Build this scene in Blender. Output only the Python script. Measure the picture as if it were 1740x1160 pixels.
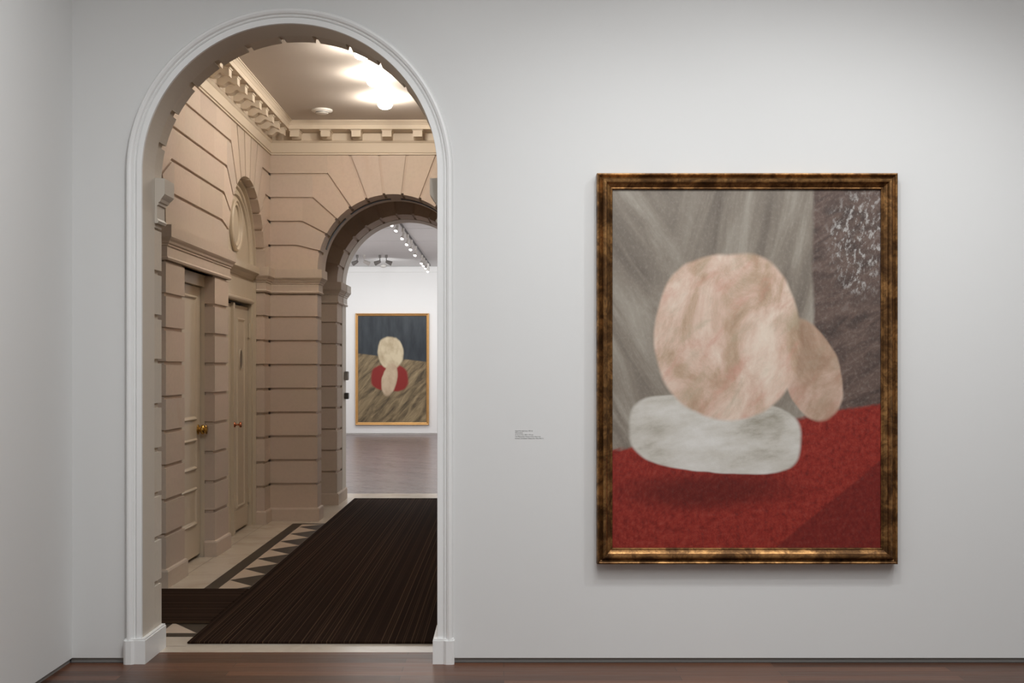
import bpy, bmesh, math, random
from mathutils import Vector, Matrix

random.seed(7)
for o in list(bpy.data.objects):
    bpy.data.objects.remove(o)
SC = bpy.context.scene
COL = SC.collection
PI = math.pi

# ------------------------------------------------------------------ camera
EYE = 1.48
cam_d = bpy.data.cameras.new('camera')
cam = bpy.data.objects.new('camera', cam_d)
COL.objects.link(cam)
cam.location = (0, 0, EYE)
cam.rotation_euler = (PI / 2, 0, 0)
cam_d.sensor_width = 36
cam_d.lens = 36 * 2000 / 1740
cam_d.shift_x = 14 / 1740
cam_d.shift_y = 48 / 1740
cam_d.clip_start = 0.05
cam_d.clip_end = 100
SC.camera = cam

# ------------------------------------------------------------------ world, exposure
w = bpy.data.worlds.new('world')
SC.world = w
w.use_nodes = True
w.node_tree.nodes['Background'].inputs[0].default_value = (0.9, 0.92, 1, 1)
w.node_tree.nodes['Background'].inputs[1].default_value = 0.02
SC.view_settings.view_transform = 'Standard'
SC.view_settings.look = 'None'
SC.view_settings.gamma = 1
SC.view_settings.exposure = 0.0
SC.view_settings.use_curve_mapping = False


def add_light(name, kind, loc, energy, color=(1, 1, 1), target=None, **kw):
    d = bpy.data.lights.new(name, kind)
    d.energy = energy
    d.color = color
    for k, v in kw.items():
        setattr(d, k, v)
    o = bpy.data.objects.new(name, d)
    COL.objects.link(o)
    o.location = loc
    if target is not None:
        o.rotation_euler = (Vector(target) - Vector(loc)).to_track_quat('-Z', 'Y').to_euler()
    return o


NEUT = (1.0, 0.965, 0.92)
COOL = (0.97, 0.99, 1.0)
WARM = (1.0, 0.83, 0.66)
# gallery: ceiling track spots that wash the picture wall, and an added soft fill lamp overhead
for x, y, z, tx, tz, e, sz in ((0.85, 4.0, 4.1, 1.1, 1.2, 72, 84), (2.3, 4.15, 4.1, 1.6, 1.1, 82, 82),
                            (0.0, 3.5, 4.1, -0.1, 1.6, 54, 66), (3.6, 3.4, 4.1, 2.8, 1.2, 84, 70)):
    add_light('gallery_spot', 'SPOT', (x, y, z), e, COOL, (tx, 5.95, tz), spot_size=math.radians(sz), spot_blend=1.0, shadow_soft_size=0.02)
add_light('gallery_fill', 'AREA', (1.0, 2.2, 4.12), 160, COOL, (1.2, 2.2, 0), shape='RECTANGLE', size=4.5, size_y=3.6)
add_light('left_wall_spot', 'SPOT', (-0.1, 3.3, 4.1), 145, COOL, (-2.18, 4.0, 2.2), spot_size=math.radians(104), spot_blend=1.0, shadow_soft_size=0.05)
# far gallery
for x in (-4.4, -2.5, -0.6, 1.2):
    add_light('far_wash', 'SPOT', (x, 24.6, 3.6), 76, (0.99, 1, 0.99), (x, 26.9, 2.2), spot_size=math.radians(140), spot_blend=1.0, shadow_soft_size=0.12)
add_light('far_gallery_fill', 'AREA', (-1.6, 19.5, 3.5), 270, (1, 0.98, 0.96), (-1.6, 19.5, 0), shape='RECTANGLE', size=6, size_y=10)  # added downward fill for the room, no such fixture in its ceiling

for x in (-6.2, 2.5):
    add_light('far_ceiling_fill', 'AREA', (x, 20.5, 2.3), 180, (1, 0.98, 0.96), (-1.8, 20.5, 4.6), shape='RECTANGLE', size=0.5, size_y=12)  # unseen fill lamps added at both sides to brighten the far ceiling

# ------------------------------------------------------------------ mesh helpers

def mesh_obj(name, bm, mats, parent=None, smooth=False, loc=None):
    bmesh.ops.recalc_face_normals(bm, faces=bm.faces)
    me = bpy.data.meshes.new(name)
    bm.to_mesh(me)
    bm.free()
    if not isinstance(mats, (list, tuple)):
        mats = [mats]
    for m in mats:
        me.materials.append(m)
    if smooth:
        for p in me.polygons:
            p.use_smooth = True
    o = bpy.data.objects.new(name, me)
    COL.objects.link(o)
    if parent is not None:
        o.parent = parent
    if loc is not None:
        o.location = loc
    return o


def struct(name, bm, mats, label=None, parent=None, smooth=False):
    o = mesh_obj(name, bm, mats, parent, smooth)
    if parent is None:
        o['kind'] = 'structure'
        if label:
            o['label'] = label
    return o


def struct_root(name, loc, label):
    o = bpy.data.objects.new(name, None)
    COL.objects.link(o)
    o.location = loc
    o['kind'] = 'structure'
    o['label'] = label
    return o


def thing(name, label, cat, loc=(0, 0, 0), group=None, rot=(0, 0, 0)):
    o = bpy.data.objects.new(name, None)
    COL.objects.link(o)
    o.location = loc
    o.rotation_euler = rot
    o['label'] = label
    o['category'] = cat
    if group:
        o['group'] = group
    return o


def tag(o, label, cat, group=None):
    o['label'] = label
    o['category'] = cat
    if group:
        o['group'] = group
    return o


def copy_tree(o, parent=None):
    c = o.copy()
    COL.objects.link(c)
    c.parent = parent
    for ch in list(o.children):
        copy_tree(ch, c)
    return c


def box(bm, x0, x1, y0, y1, z0, z1, mi=0):
    vs = [bm.verts.new((x, y, z)) for z in (z0, z1) for y in (y0, y1) for x in (x0, x1)]
    for f in ((0, 1, 3, 2), (4, 6, 7, 5), (0, 4, 5, 1), (2, 3, 7, 6), (0, 2, 6, 4), (1, 5, 7, 3)):
        bm.faces.new([vs[i] for i in f]).material_index = mi


def bevel_box(bm, x0, x1, y0, y1, z0, z1, b=0.003):
    t = bmesh.new()
    box(t, x0, x1, y0, y1, z0, z1)
    bmesh.ops.bevel(t, geom=t.edges[:], offset=b, segments=2, affect='EDGES')
    me = bpy.data.meshes.new('tmp')
    t.to_mesh(me)
    t.free()
    bm.from_mesh(me)
    bpy.data.meshes.remove(me)


def prism(bm, pts, h0, h1, mp, mi=0):
    """extrude the 2D polygon pts between h0 and h1; mp(a, b, h) -> xyz"""
    A = [bm.verts.new(mp(a, b, h0)) for a, b in pts]
    B = [bm.verts.new(mp(a, b, h1)) for a, b in pts]
    fs = [bm.faces.new(A), bm.faces.new(B[::-1])]
    n = len(pts)
    for i in range(n):
        fs.append(bm.faces.new((A[i], B[i], B[(i + 1) % n], A[(i + 1) % n])))
    for f in fs:
        f.material_index = mi
    return fs


def sweep(bm, path, prof, mp, side=1, closed=False, caps=True, mi=0):
    """profile points (p sideways, h) swept along the 2D path with mitred corners"""
    n = len(path)
    rings = []
    for i in range(n):
        P = Vector(path[i])
        dp = dn = None
        if closed or i > 0:
            dp = (P - Vector(path[i - 1])).normalized()
        if closed or i < n - 1:
            dn = (Vector(path[(i + 1) % n]) - P).normalized()
        if dp is None:
            dp = dn
        if dn is None:
            dn = dp
        n1 = Vector((-dp.y, dp.x)) * side
        n2 = Vector((-dn.y, dn.x)) * side
        m = (n1 + n2)
        m = m / max(0.2, m.dot(n1))
        rings.append([bm.verts.new(mp(P.x + m.x * p, P.y + m.y * p, h)) for p, h in prof])
    k = len(prof)
    for i in range(n if closed else n - 1):
        a, b = rings[i], rings[(i + 1) % n]
        for j in range(k - 1):
            bm.faces.new((a[j], a[j + 1], b[j + 1], b[j])).material_index = mi
    if caps and not closed:
        bm.faces.new(rings[0]).material_index = mi
        bm.faces.new(rings[-1][::-1]).material_index = mi


def lathe(bm, prof, mat=None, seg=32):
    """profile (r, z) about z, placed by the matrix mat"""
    mat = mat or Matrix()
    rings = []
    for r, z in prof:
        if r < 1e-6:
            rings.append([bm.verts.new(mat @ Vector((0, 0, z)))])
        else:
            rings.append([bm.verts.new(mat @ Vector((r * math.cos(2 * PI * i / seg), r * math.sin(2 * PI * i / seg), z))) for i in range(seg)])
    for a, b in zip(rings[:-1], rings[1:]):
        for i in range(seg):
            j = (i + 1) % seg
            if len(a) == 1 and len(b) > 1:
                bm.faces.new((a[0], b[i], b[j]))
            elif len(b) == 1 and len(a) > 1:
                bm.faces.new((a[i], a[j], b[0]))
            elif len(a) > 1:
                bm.faces.new((a[i], a[j], b[j], b[i]))


def arc(c, z, r, a0, a1, n):
    return [(c + r * math.cos(a0 + (a1 - a0) * i / n), z + r * math.sin(a0 + (a1 - a0) * i / n)) for i in range(n + 1)]


XY = lambda a, b, h: (a, b, h)


# ------------------------------------------------------------------ materials
class NT:
    def __init__(self, name, rough=0.5, metal=0.0, spec=0.5):
        self.m = bpy.data.materials.new(name)
        self.m.use_nodes = True
        self.t = self.m.node_tree
        self.b = self.t.nodes['Principled BSDF']
        self.b.inputs['Roughness'].default_value = rough
        self.b.inputs['Metallic'].default_value = metal
        self.b.inputs['Specular IOR Level'].default_value = spec

    def n(self, kind, **kw):
        nd = self.t.nodes.new(kind)
        for k, v in kw.items():
            setattr(nd, k, v)
        return nd

    def put(self, sock, v):
        if isinstance(v, bpy.types.NodeSocket):
            self.t.links.new(v, sock)
        elif isinstance(v, (tuple, list)) and sock.type == 'RGBA' and len(v) == 3:
            sock.default_value = (*v, 1)
        else:
            sock.default_value = v

    def coord(self, which='Object'):
        return self.n('ShaderNodeTexCoord').outputs[which]

    def math(self, op, a, b=0.0, c=None, clamp=False):
        nd = self.n('ShaderNodeMath', operation=op, use_clamp=clamp)
        self.put(nd.inputs[0], a)
        self.put(nd.inputs[1], b)
        if c is not None:
            self.put(nd.inputs[2], c)
        return nd.outputs[0]

    def mapping(self, vec, loc=(0, 0, 0), rot=(0, 0, 0), scale=(1, 1, 1)):
        nd = self.n('ShaderNodeMapping')
        self.put(nd.inputs[0], vec)
        nd.inputs[1].default_value = loc
        nd.inputs[2].default_value = rot
        nd.inputs[3].default_value = scale
        return nd.outputs[0]

    def noise(self, vec, scale, detail=4, rough=0.5, dist=0.0, out=0):
        nd = self.n('ShaderNodeTexNoise')
        self.put(nd.inputs['Vector'], vec)
        nd.inputs['Scale'].default_value = scale
        nd.inputs['Detail'].default_value = detail
        nd.inputs['Roughness'].default_value = rough
        nd.inputs['Distortion'].default_value = dist
        return nd.outputs[out]

    def smooth(self, v, a, b, lo=0.0, hi=1.0):
        nd = self.n('ShaderNodeMapRange', interpolation_type='SMOOTHSTEP')
        self.put(nd.inputs[0], v)
        nd.inputs[1].default_value = a
        nd.inputs[2].default_value = b
        nd.inputs[3].default_value = lo
        nd.inputs[4].default_value = hi
        return nd.outputs[0]

    def mix(self, f, a, b, mode='MIX'):
        nd = self.n('ShaderNodeMix', data_type='RGBA', blend_type=mode)
        self.put(nd.inputs[0], f)
        self.put(nd.inputs[6], a)
        self.put(nd.inputs[7], b)
        return nd.outputs[2]

    def ramp(self, v, stops):
        nd = self.n('ShaderNodeValToRGB')
        self.put(nd.inputs[0], v)
        cr = nd.color_ramp
        while len(cr.elements) < len(stops):
            cr.elements.new(0.5)
        for e, (p, c) in zip(cr.elements, stops):
            e.position = p
            e.color = (*c, 1)
        return nd.outputs[0]

    def bump(self, h, strength=0.3, dist=0.01):
        nd = self.n('ShaderNodeBump')
        nd.inputs['Strength'].default_value = strength
        nd.inputs['Distance'].default_value = dist
        self.put(nd.inputs['Height'], h)
        self.t.links.new(nd.outputs[0], self.b.inputs['Normal'])

    def col(self, v):
        self.put(self.b.inputs['Base Color'], v)
        return self.m

    def sep(self, vec):
        nd = self.n('ShaderNodeSeparateXYZ')
        self.put(nd.inputs[0], vec)
        return nd.outputs


def plain(name, c, rough=0.5, metal=0.0, var=0.06, scale=3.0, spec=0.5):
    k = NT(name, rough, metal, spec)
    f = k.noise(k.coord(), scale, 5)
    k.col(k.mix(f, tuple(x * (1 - var) for x in c), tuple(min(1, x * (1 + var)) for x in c)))
    return k.m


M = {}
M['plaster'] = plain('gallery_wall_paint', (0.76, 0.76, 0.75), 0.75, var=0.012, scale=1.2, spec=0.25)
M['white_paint'] = plain('white_joinery_paint', (0.88, 0.88, 0.87), 0.38, var=0.02, scale=6)
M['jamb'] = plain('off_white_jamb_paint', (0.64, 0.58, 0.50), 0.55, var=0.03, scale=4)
M['cream'] = plain('cream_joinery_paint', (0.60, 0.515, 0.40), 0.42, var=0.05, scale=3)
M['cream_cornice'] = plain('cream_cornice_paint', (0.66, 0.57, 0.46), 0.6, var=0.04, scale=3)
M['hall_ceiling'] = plain('hall_ceiling_paint', (0.56, 0.51, 0.465), 0.7, var=0.03)
M['far_white'] = plain('far_gallery_paint', (0.82, 0.82, 0.82), 0.75, var=0.01)
M['far_ceiling'] = plain('far_ceiling_paint', (0.80, 0.80, 0.80), 0.8, var=0.02)
M['gap'] = plain('shadow_gap_metal', (0.30, 0.29, 0.275), 0.5)
M['black'] = plain('black_gap', (0.02, 0.018, 0.015), 0.6)
M['grey_metal'] = plain('grey_metal', (0.30, 0.29, 0.28), 0.5, 0.2)
M['dark_metal'] = plain('dark_metal', (0.08, 0.08, 0.08), 0.4, 0.5)
M['white_plastic'] = plain('white_plastic', (0.75, 0.73, 0.70), 0.45)
M['text_ink'] = plain('text_ink', (0.03, 0.03, 0.03), 0.7)
M['oval_glass'] = plain('dark_oval_glass', (0.02, 0.02, 0.018), 0.12)


def stone_mat(name, a, b, toned=True):
    k = NT(name, 0.72, spec=0.3)
    co = k.coord()
    at = k.n('ShaderNodeAttribute', attribute_name='tone')
    f = k.noise(k.mapping(co, scale=(1.0, 1.0, 2.2)), 1.6, 6, 0.55)
    g = k.noise(co, 34, 4, 0.6)
    c = k.mix(k.smooth(f, 0.3, 0.7), a, b)
    if toned:
        c = k.mix(0.55, c, k.mix(1.0, c, at.outputs['Color'], 'MULTIPLY'))
    c = k.mix(k.smooth(g, 0.35, 0.8, 0, 0.22), c, tuple(x * 0.72 for x in a))
    st = k.noise(k.mapping(co, scale=(0.8, 0.8, 0.35)), 3.1, 3, 0.5, 1.2)
    c = k.mix(k.smooth(st, 0.60, 0.8, 0, 0.28), c, (a[0] * 0.82, a[1] * 0.68, a[2] * 0.55))
    k.col(c)
    k.bump(g, 0.12, 0.004)
    return k.m


M['stone'] = stone_mat('pink_beige_stone', (0.64, 0.52, 0.44), (0.62, 0.52, 0.425))
M['stone_trim'] = stone_mat('pink_beige_stone_moulding', (0.60, 0.49, 0.41), (0.58, 0.49, 0.40), False)
M['stone_near'] = stone_mat('painted_stone', (0.70, 0.62, 0.53), (0.68, 0.61, 0.51))


def wood_mat(name, dark, light, plank_w, plank_l, rough, along_x=True, contrast=1.0, rot=0.0):
    k = NT(name, rough, spec=0.5)
    co = k.mapping(k.coord(), rot=(0, 0, rot))
    br = k.n('ShaderNodeTexBrick', offset=0.37, squash=1.0)
    k.put(br.inputs['Vector'], co)
    br.inputs['Color1'].default_value = (0.0, 0, 0, 1)
    br.inputs['Color2'].default_value = (1, 1, 1, 1)
    br.inputs['Mortar'].default_value = (0.5, 0.5, 0.5, 1)
    br.inputs['Scale'].default_value = 1.0
    br.inputs['Mortar Size'].default_value = 0.0012
    br.inputs['Brick Width'].default_value = plank_l
    br.inputs['Row Height'].default_value = plank_w
    grain = k.noise(k.mapping(co, scale=(2.0, 38, 2)), 1.6, 6, 0.6, 0.4)
    cloud = k.noise(k.mapping(co, scale=(0.7, 3.5, 1)), 1.3, 3)
    t = k.math('ADD', k.math('MULTIPLY', br.outputs[0], 0.42), k.math('ADD', k.math('MULTIPLY', grain, 0.42), k.math('MULTIPLY', cloud, 0.3)))
    c = k.ramp(t, [(0.2, dark), (0.95, light)])
    c = k.mix(br.outputs['Fac'], c, tuple(x * 0.45 for x in dark))
    k.col(c)
    k.put(k.b.inputs['Roughness'], k.smooth(grain, 0.2, 0.8, rough - 0.05, rough + 0.1))
    k.bump(grain, 0.06, 0.002)
    return k.m


M['walnut'] = wood_mat('walnut_floorboards', (0.020, 0.008, 0.004), (0.19, 0.075, 0.036), 0.085, 1.35, 0.36)
M['oak'] = wood_mat('parquet_boards', (0.10, 0.072, 0.074), (0.20, 0.148, 0.148), 0.14, 0.9, 0.27, rot=math.radians(38))

k = NT('white_marble', 0.24, spec=0.35)
co = k.coord()
v = k.noise(co, 2.2, 8, 0.6, 1.5)
k.col(k.mix(k.smooth(v, 0.4, 0.75, 0, 0.6), (0.62, 0.55, 0.46), (0.47, 0.39, 0.30)))
M['marble'] = k.m
M['marble_joint'] = plain('marble_joint', (0.12, 0.09, 0.06), 0.5)
M['marble_dark'] = plain('dark_slate_inlay', (0.038, 0.028, 0.018), 0.45, var=0.2, scale=5, spec=0.25)
k = NT('pink_marble', 0.2)
k.col(k.mix(k.noise(k.coord(), 5, 6), (0.60, 0.47, 0.37), (0.66, 0.56, 0.45)))
M['marble_pink'] = k.m


def stripe_mat(name, axis):
    k = NT(name, 0.95, spec=0.04)
    co = k.coord()
    sc = (1, 0.0, 0) if axis == 'x' else (0.0, 1, 0)
    v1 = k.noise(k.mapping(co, scale=sc), 105, 1, 0.5)
    v2 = k.noise(k.mapping(co, loc=(3, 7, 0), scale=sc), 21, 3, 0.7)
    fine = k.noise(k.mapping(co, scale=(70, 70, 1)), 4, 2)
    c = k.mix(k.smooth(v2, 0.35, 0.7), (0.014, 0.006, 0.0035), (0.028, 0.014, 0.008))
    c = k.mix(k.smooth(v1, 0.53, 0.64, 0, 0.85), c, (0.095, 0.058, 0.034))
    c = k.mix(k.smooth(fine, 0.3, 0.7, 0, 0.25), c, (0.014, 0.009, 0.007))
    k.col(c)
    k.bump(v1, 0.3, 0.004)
    return k.m


M['runner'] = stripe_mat('runner_weave', 'x')
M['mat'] = stripe_mat('mat_weave', 'y')

k = NT('aged_bronze_gilt', 0.34, 0.75)
co = k.coord()
a = k.noise(k.mapping(co, scale=(1.2, 1, 1.2)), 9, 7, 0.68, 0.6)
b = k.noise(co, 60, 4, 0.6)
c = k.ramp(a, [(0.28, (0.040, 0.017, 0.006)), (0.46, (0.15, 0.072, 0.025)), (0.62, (0.43, 0.225, 0.08))])
k.col(k.mix(k.smooth(b, 0.45, 0.7, 0, 0.5), c, (0.045, 0.02, 0.008)))
k.put(k.b.inputs['Roughness'], k.smooth(a, 0.3, 0.7, 0.48, 0.34))
k.bump(b, 0.35, 0.003)
M['bronze'] = k.m
M['gilt'] = plain('bright_gilt', (0.62, 0.36, 0.14), 0.35, 0.7, var=0.15, scale=8)
M['brass'] = plain('polished_brass', (0.55, 0.33, 0.09), 0.16, 1.0, var=0.1, scale=20)
M['copper'] = plain('copper_knob', (0.62, 0.24, 0.13), 0.2, 1.0, var=0.08, scale=20)


def emit(name, c, s):
    m = bpy.data.materials.new(name)
    m.use_nodes = True
    p = m.node_tree.nodes['Principled BSDF']
    p.inputs['Base Color'].default_value = (0.9, 0.9, 0.9, 1)
    p.inputs['Emission Color'].default_value = (*c, 1)
    p.inputs['Emission Strength'].default_value = s
    return m


M['globe'] = emit('lit_opal_globe', (1.0, 0.915, 0.80), 208)
M['lamp_face'] = emit('lit_lamp_face', (1, 0.98, 0.95), 9)

# ------------------------------------------------------------------ stone arcade builder
CH = 0.2335                       # course height
Z0 = 0.124                        # plinth top
ZI = Z0 + 9 * CH                  # underside of impost
ZS = ZI + CH                      # springing
ZT = 3.59                         # underside of cornice
R = 0.742
TH = math.radians(180 / 13)
GAP, DEEP = 0.026, 0.016


def inset(pts, d):
    """offset each edge i (pts[i] to pts[i+1]) inwards by d[i]; polygon counter-clockwise"""
    n = len(pts)
    area = sum(pts[i][0] * pts[(i + 1) % n][1] - pts[(i + 1) % n][0] * pts[i][1] for i in range(n))
    if area < 0:
        pts = pts[::-1]
        d = [d[(n - 2 - i) % n] for i in range(n)]
    lines = []
    for i in range(n):
        p, q = Vector(pts[i]), Vector(pts[(i + 1) % n])
        t = (q - p).normalized()
        nn = Vector((-t.y, t.x))
        lines.append((p + nn * d[i], t))
    out = []
    for i in range(n):
        (p, t), (q, s) = lines[i - 1], lines[i]
        cr = t.x * s.y - t.y * s.x
        if abs(cr) < 1e-3:
            out.append((q.x, q.y))
        else:
            u = ((q.x - p.x) * s.y - (q.y - p.y) * s.x) / cr
            out.append((p.x + t.x * u, p.y + t.y * u))
    return out


def stone_wall(name, mp, u0, u1, arches, doors, t, mats, label, zs=ZS, core_top=3.62, r=R, core_back=None, hide_courses=False):
    """ashlar wall with chamfer-grooved courses that turn into voussoirs over each arch. mp(u, z, h), h = depth behind the face"""
    bm = bmesh.new()
    tone = bm.loops.layers.float_color.new('tone')
    dz = zs - ZS
    g = GAP / 2

    def blk(pts, d):
        p = inset(pts, d)
        fs = prism(bm, p, 0, t, mp)
        v = random.uniform(0.80, 1.06)
        w_ = random.uniform(-0.035, 0.035)
        for f in fs:
            for lp in f.loops:
                lp[tone] = (v * (1 + w_), v, v * (1 - w_), 1)

    def rect(a, b, z0, z1, dl=0.0, dr=0.0, db=g, dt=g):
        if b - a < 0.012:
            return
        blk([(a, z0), (b, z0), (b, z1), (a, z1)], [db, dr, dt, dl])

    # piers
    ops = sorted([(c - r, c + r) for c in arches] + [(a, b) for a, b in doors])
    spans, u = [], u0
    for a, b in ops:
        spans.append((u, a))
        u = b
    spans.append((u, u1))
    for a, b in spans:
        if b - a < 0.012:
            continue
        for kx in range(9):
            rect(a, b, Z0 + kx * CH, Z0 + (kx + 1) * CH, db=(g if kx else 0))
        rect(a, b, 0, Z0, db=0, dt=0)
    # impost course
    ops2 = sorted([(c - r, c + r) for c in arches])
    u, sp2 = u0, []
    for a, b in ops2:
        sp2.append((u, a))
        u = b
    sp2.append((u, u1))
    for a, b in sp2:
        rect(a, b, ZI, zs, db=0, dt=0)
    # voussoirs
    for i, c in enumerate(arches):
        for s in (-1, 1):
            if s < 0:
                ue = u0 if i == 0 else (arches[i - 1] + c) / 2
            else:
                ue = u1 if i == len(arches) - 1 else (c + arches[i + 1]) / 2
            ap = lambda th: (c + s * r * math.cos(th), zs + r * math.sin(th))
            bend = lambda q: (c + s * q * CH / math.tan(q * TH), zs + q * CH)
            for q in range(0, 6):
                a = [ap(q * TH + TH * j / 8) for j in range(9)]
                na = 8
                if q == 5:
                    pt5 = (c + s * (ZT - zs) / math.tan(5 * TH), ZT)
                    pt6 = (c + s * (ZT - zs) / math.tan(6 * TH), ZT)
                    pts = a + [pt6, pt5]
                    d = [0] * na + [g, 0, g]
                    blk(pts, d)
                    continue
                if q == 0:
                    pts = a + [bend(1), (ue, zs + CH), (ue, zs)]
                    d = [0] * na + [g, g, 0, 0]
                    blk(pts, d)
                    continue
                b0 = bend(q)
                if q < 4:
                    b1 = bend(q + 1)
                    pts = a + [b1, (b0[0], b1[1]), b0]
                    d = [0] * na + [g, g, 0, g]
                else:
                    pt5 = (c + s * (ZT - zs) / math.tan(5 * TH), ZT)
                    pts = a + [pt5, (b0[0], ZT), b0]
                    d = [0] * na + [g, 0, 0, g]
                blk(pts, d)
                zt = ZT if q == 4 else b0[1] + CH
                x0, x1 = b0[0], ue
                n = max(1, round(abs(x1 - x0) / 0.55))
                for j in range(n):
                    xa, xb = x0 + (x1 - x0) * j / n, x0 + (x1 - x0) * (j + 1) / n
                    lo, hi = min(xa, xb), max(xa, xb)
                    rect(lo, hi, b0[1], zt, dt=(0 if q == 4 else g))
        a = [(c + r * math.cos(th), zs + r * math.sin(th)) for th in [6 * TH + TH * j / 8 for j in range(9)]]
        xk = (ZT - zs) / math.tan(6 * TH)
        blk(a + [(c - xk, ZT), (c + xk, ZT)], [0] * 8 + [g, 0, g])
    # core behind the grooves
    pts = [(u0, 0)]
    for o_ in sorted([(c - r, 'a', c) for c in arches] + [(a, 'd', (a, b)) for a, b in doors]):
        if o_[1] == 'a':
            c = o_[2]
            pts.append((c - r - DEEP, 0))
            pts += arc(c, zs, r + DEEP, PI, 0, 72)
            pts.append((c + r + DEEP, 0))
        else:
            a, b = o_[2]
            pts += [(a - DEEP, 0), (a - DEEP, ZI), (b + DEEP, ZI), (b + DEEP, 0)]
    pts += [(u1, 0), (u1, core_top), (u0, core_top)]
    fs = prism(bm, pts, DEEP, (core_back or t) - 0.001, mp)
    for f in fs:
        for lp in f.loops:
            lp[tone] = (0.86, 0.84, 0.82, 1)
    return struct(name, bm, mats, label)


IMPOST = [(0.0, 2.2255), (0.016, 2.2255), (0.022, 2.238), (0.012, 2.252), (0.012, 2.318), (0.020, 2.322), (0.020, 2.334), (0.028, 2.338),
          (0.034, 2.352), (0.046, 2.368), (0.052, 2.378), (0.052, 2.459), (0.0, 2.462)]
PLINTH = [(0.0, 0.0), (0.020, 0.0), (0.020, 0.112), (0.014, 0.124), (0.0, 0.128)]


def band(name, paths, prof, mat, side, label):
    bm = bmesh.new()
    for p in paths:
        sweep(bm, p, prof, XY, side)
    return struct(name, bm, mat, label)


# ------------------------------------------------------------------ the gallery (near room)
YF = 5.95
A1C, A1R, A1S = -1.08, 0.745, 2.480
GH = 4.2
XZ = lambda a, b, h: (a, YF + h, b)
# picture wall with the arched opening
bm = bmesh.new()
pts = [(-2.40, 0.0), (A1C - A1R, 0.0)] + arc(A1C, A1S, A1R, PI, 0, 96) + [(A1C + A1R, 0.0), (6.2, 0.0), (6.2, GH), (-2.40, GH)]
# the face stops above the floor: a recessed strip runs below it
pf = [(-2.20, 0.024), (A1C - A1R, 0.024)] + arc(A1C, A1S, A1R, PI, 0, 96) + [(A1C + A1R, 0.024), (6.2, 0.024), (6.2, GH), (-2.20, GH)]
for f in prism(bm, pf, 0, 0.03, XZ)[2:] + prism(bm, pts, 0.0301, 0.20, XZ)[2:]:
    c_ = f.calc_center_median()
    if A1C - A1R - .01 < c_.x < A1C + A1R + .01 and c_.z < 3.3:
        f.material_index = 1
struct('wall_front', bm, [M['plaster'], M['jamb']], 'white picture wall with the tall arched opening')
bm = bmesh.new()
box(bm, -2.19, A1C - A1R - 0.001, YF + 0.012, YF + 0.03, 0, 0.0235)
box(bm, A1C + A1R + 0.001, 6.2, YF + 0.012, YF + 0.03, 0, 0.0235)
struct('baseboard_front', bm, M['gap'], 'recessed grey strip under the picture wall')
bm = bmesh.new()
box(bm, -2.36, -2.182, -3.0, YF, 0.024, GH)
struct('wall_left', bm, M['plaster'], 'white left wall of the gallery')
bm = bmesh.new()
box(bm, -2.36, -2.194, -3.0, YF, 0, 0.0235)
struct('baseboard_left', bm, M['gap'], 'recessed grey strip under the left wall')
bm = bmesh.new()
box(bm, 6.0, 6.2, -3.0, YF, 0, GH)
struct('wall_right', bm, M['plaster'])
bm = bmesh.new()
box(bm, -2.36, 6.2, -3.2, -3.0, 0, GH)
struct('wall_back', bm, M['plaster'])
bm = bmesh.new()
box(bm, -2.4, 6.2, -3.2, 6.15, GH, GH + 0.1)
struct('ceiling', bm, M['plaster'])
bm = bmesh.new()
box(bm, -2.4, 6.2, -3.2, YF, -0.05, 0)
box(bm, A1C - A1R - .02, A1C + A1R + .02, YF, 6.17, -0.05, 0)
struct('floor', bm, M['walnut'], 'dark walnut boards of the gallery floor')

# moulded casing round the arch
CAS = [(0.0, 0.0), (0.0, 0.016), (0.001, 0.018), (0.026, 0.018), (0.028, 0.011), (0.031, 0.011), (0.034, 0.019), (0.039, 0.022), (0.044, 0.019),
       (0.046, 0.024), (0.050, 0.031), (0.060, 0.036), (0.069, 0.034), (0.075, 0.026), (0.077, 0.012), (0.079, 0.0)]
bm = bmesh.new()
path = [(A1C - A1R, 0.12)] + arc(A1C, A1S, A1R, PI, 0, 96) + [(A1C + A1R, 0.12)]
sweep(bm, path, CAS, lambda a, b, h: (a, YF - h, b), side=1)
struct('trim_1', bm, M['white_paint'], 'white moulded casing around the arched opening')
for i, s in enumerate((-1, 1)):
    bm = bmesh.new()
    xi = A1C + s * (A1R - 0.022)
    xo = A1C + s * (A1R + 0.086)
    xm = A1C + s * (A1R + 0.034)
    xw = A1C + s * A1R
    pts = [(xi, YF - 0.033), (xm, YF - 0.033), (xm, YF - 0.036), (xm + s * .012, YF - 0.044), (xo - s * .012, YF - 0.044), (xo, YF - 0.036), (xo, YF + 0.02), (xw, YF + 0.02), (xw, YF + 0.335), (xi, YF + 0.335)]
    prism(bm, pts, 0, 0.118, XY)
    # weathered top
    top = [(xi + s * 0.004, YF - 0.029), (xo - s * 0.004, YF - 0.034), (xo - s * .004, YF + 0.02), (xw, YF + 0.02), (xw, YF + 0.333), (xi + s * 0.004, YF + 0.333)]
    prism(bm, top, 0.118, 0.127, XY)
    struct('trim_%d' % (2 + i), bm, M['white_paint'], 'white plinth block at the foot of the arch casing, ' + ('left side' if s < 0 else 'side of the large painting'))

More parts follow.
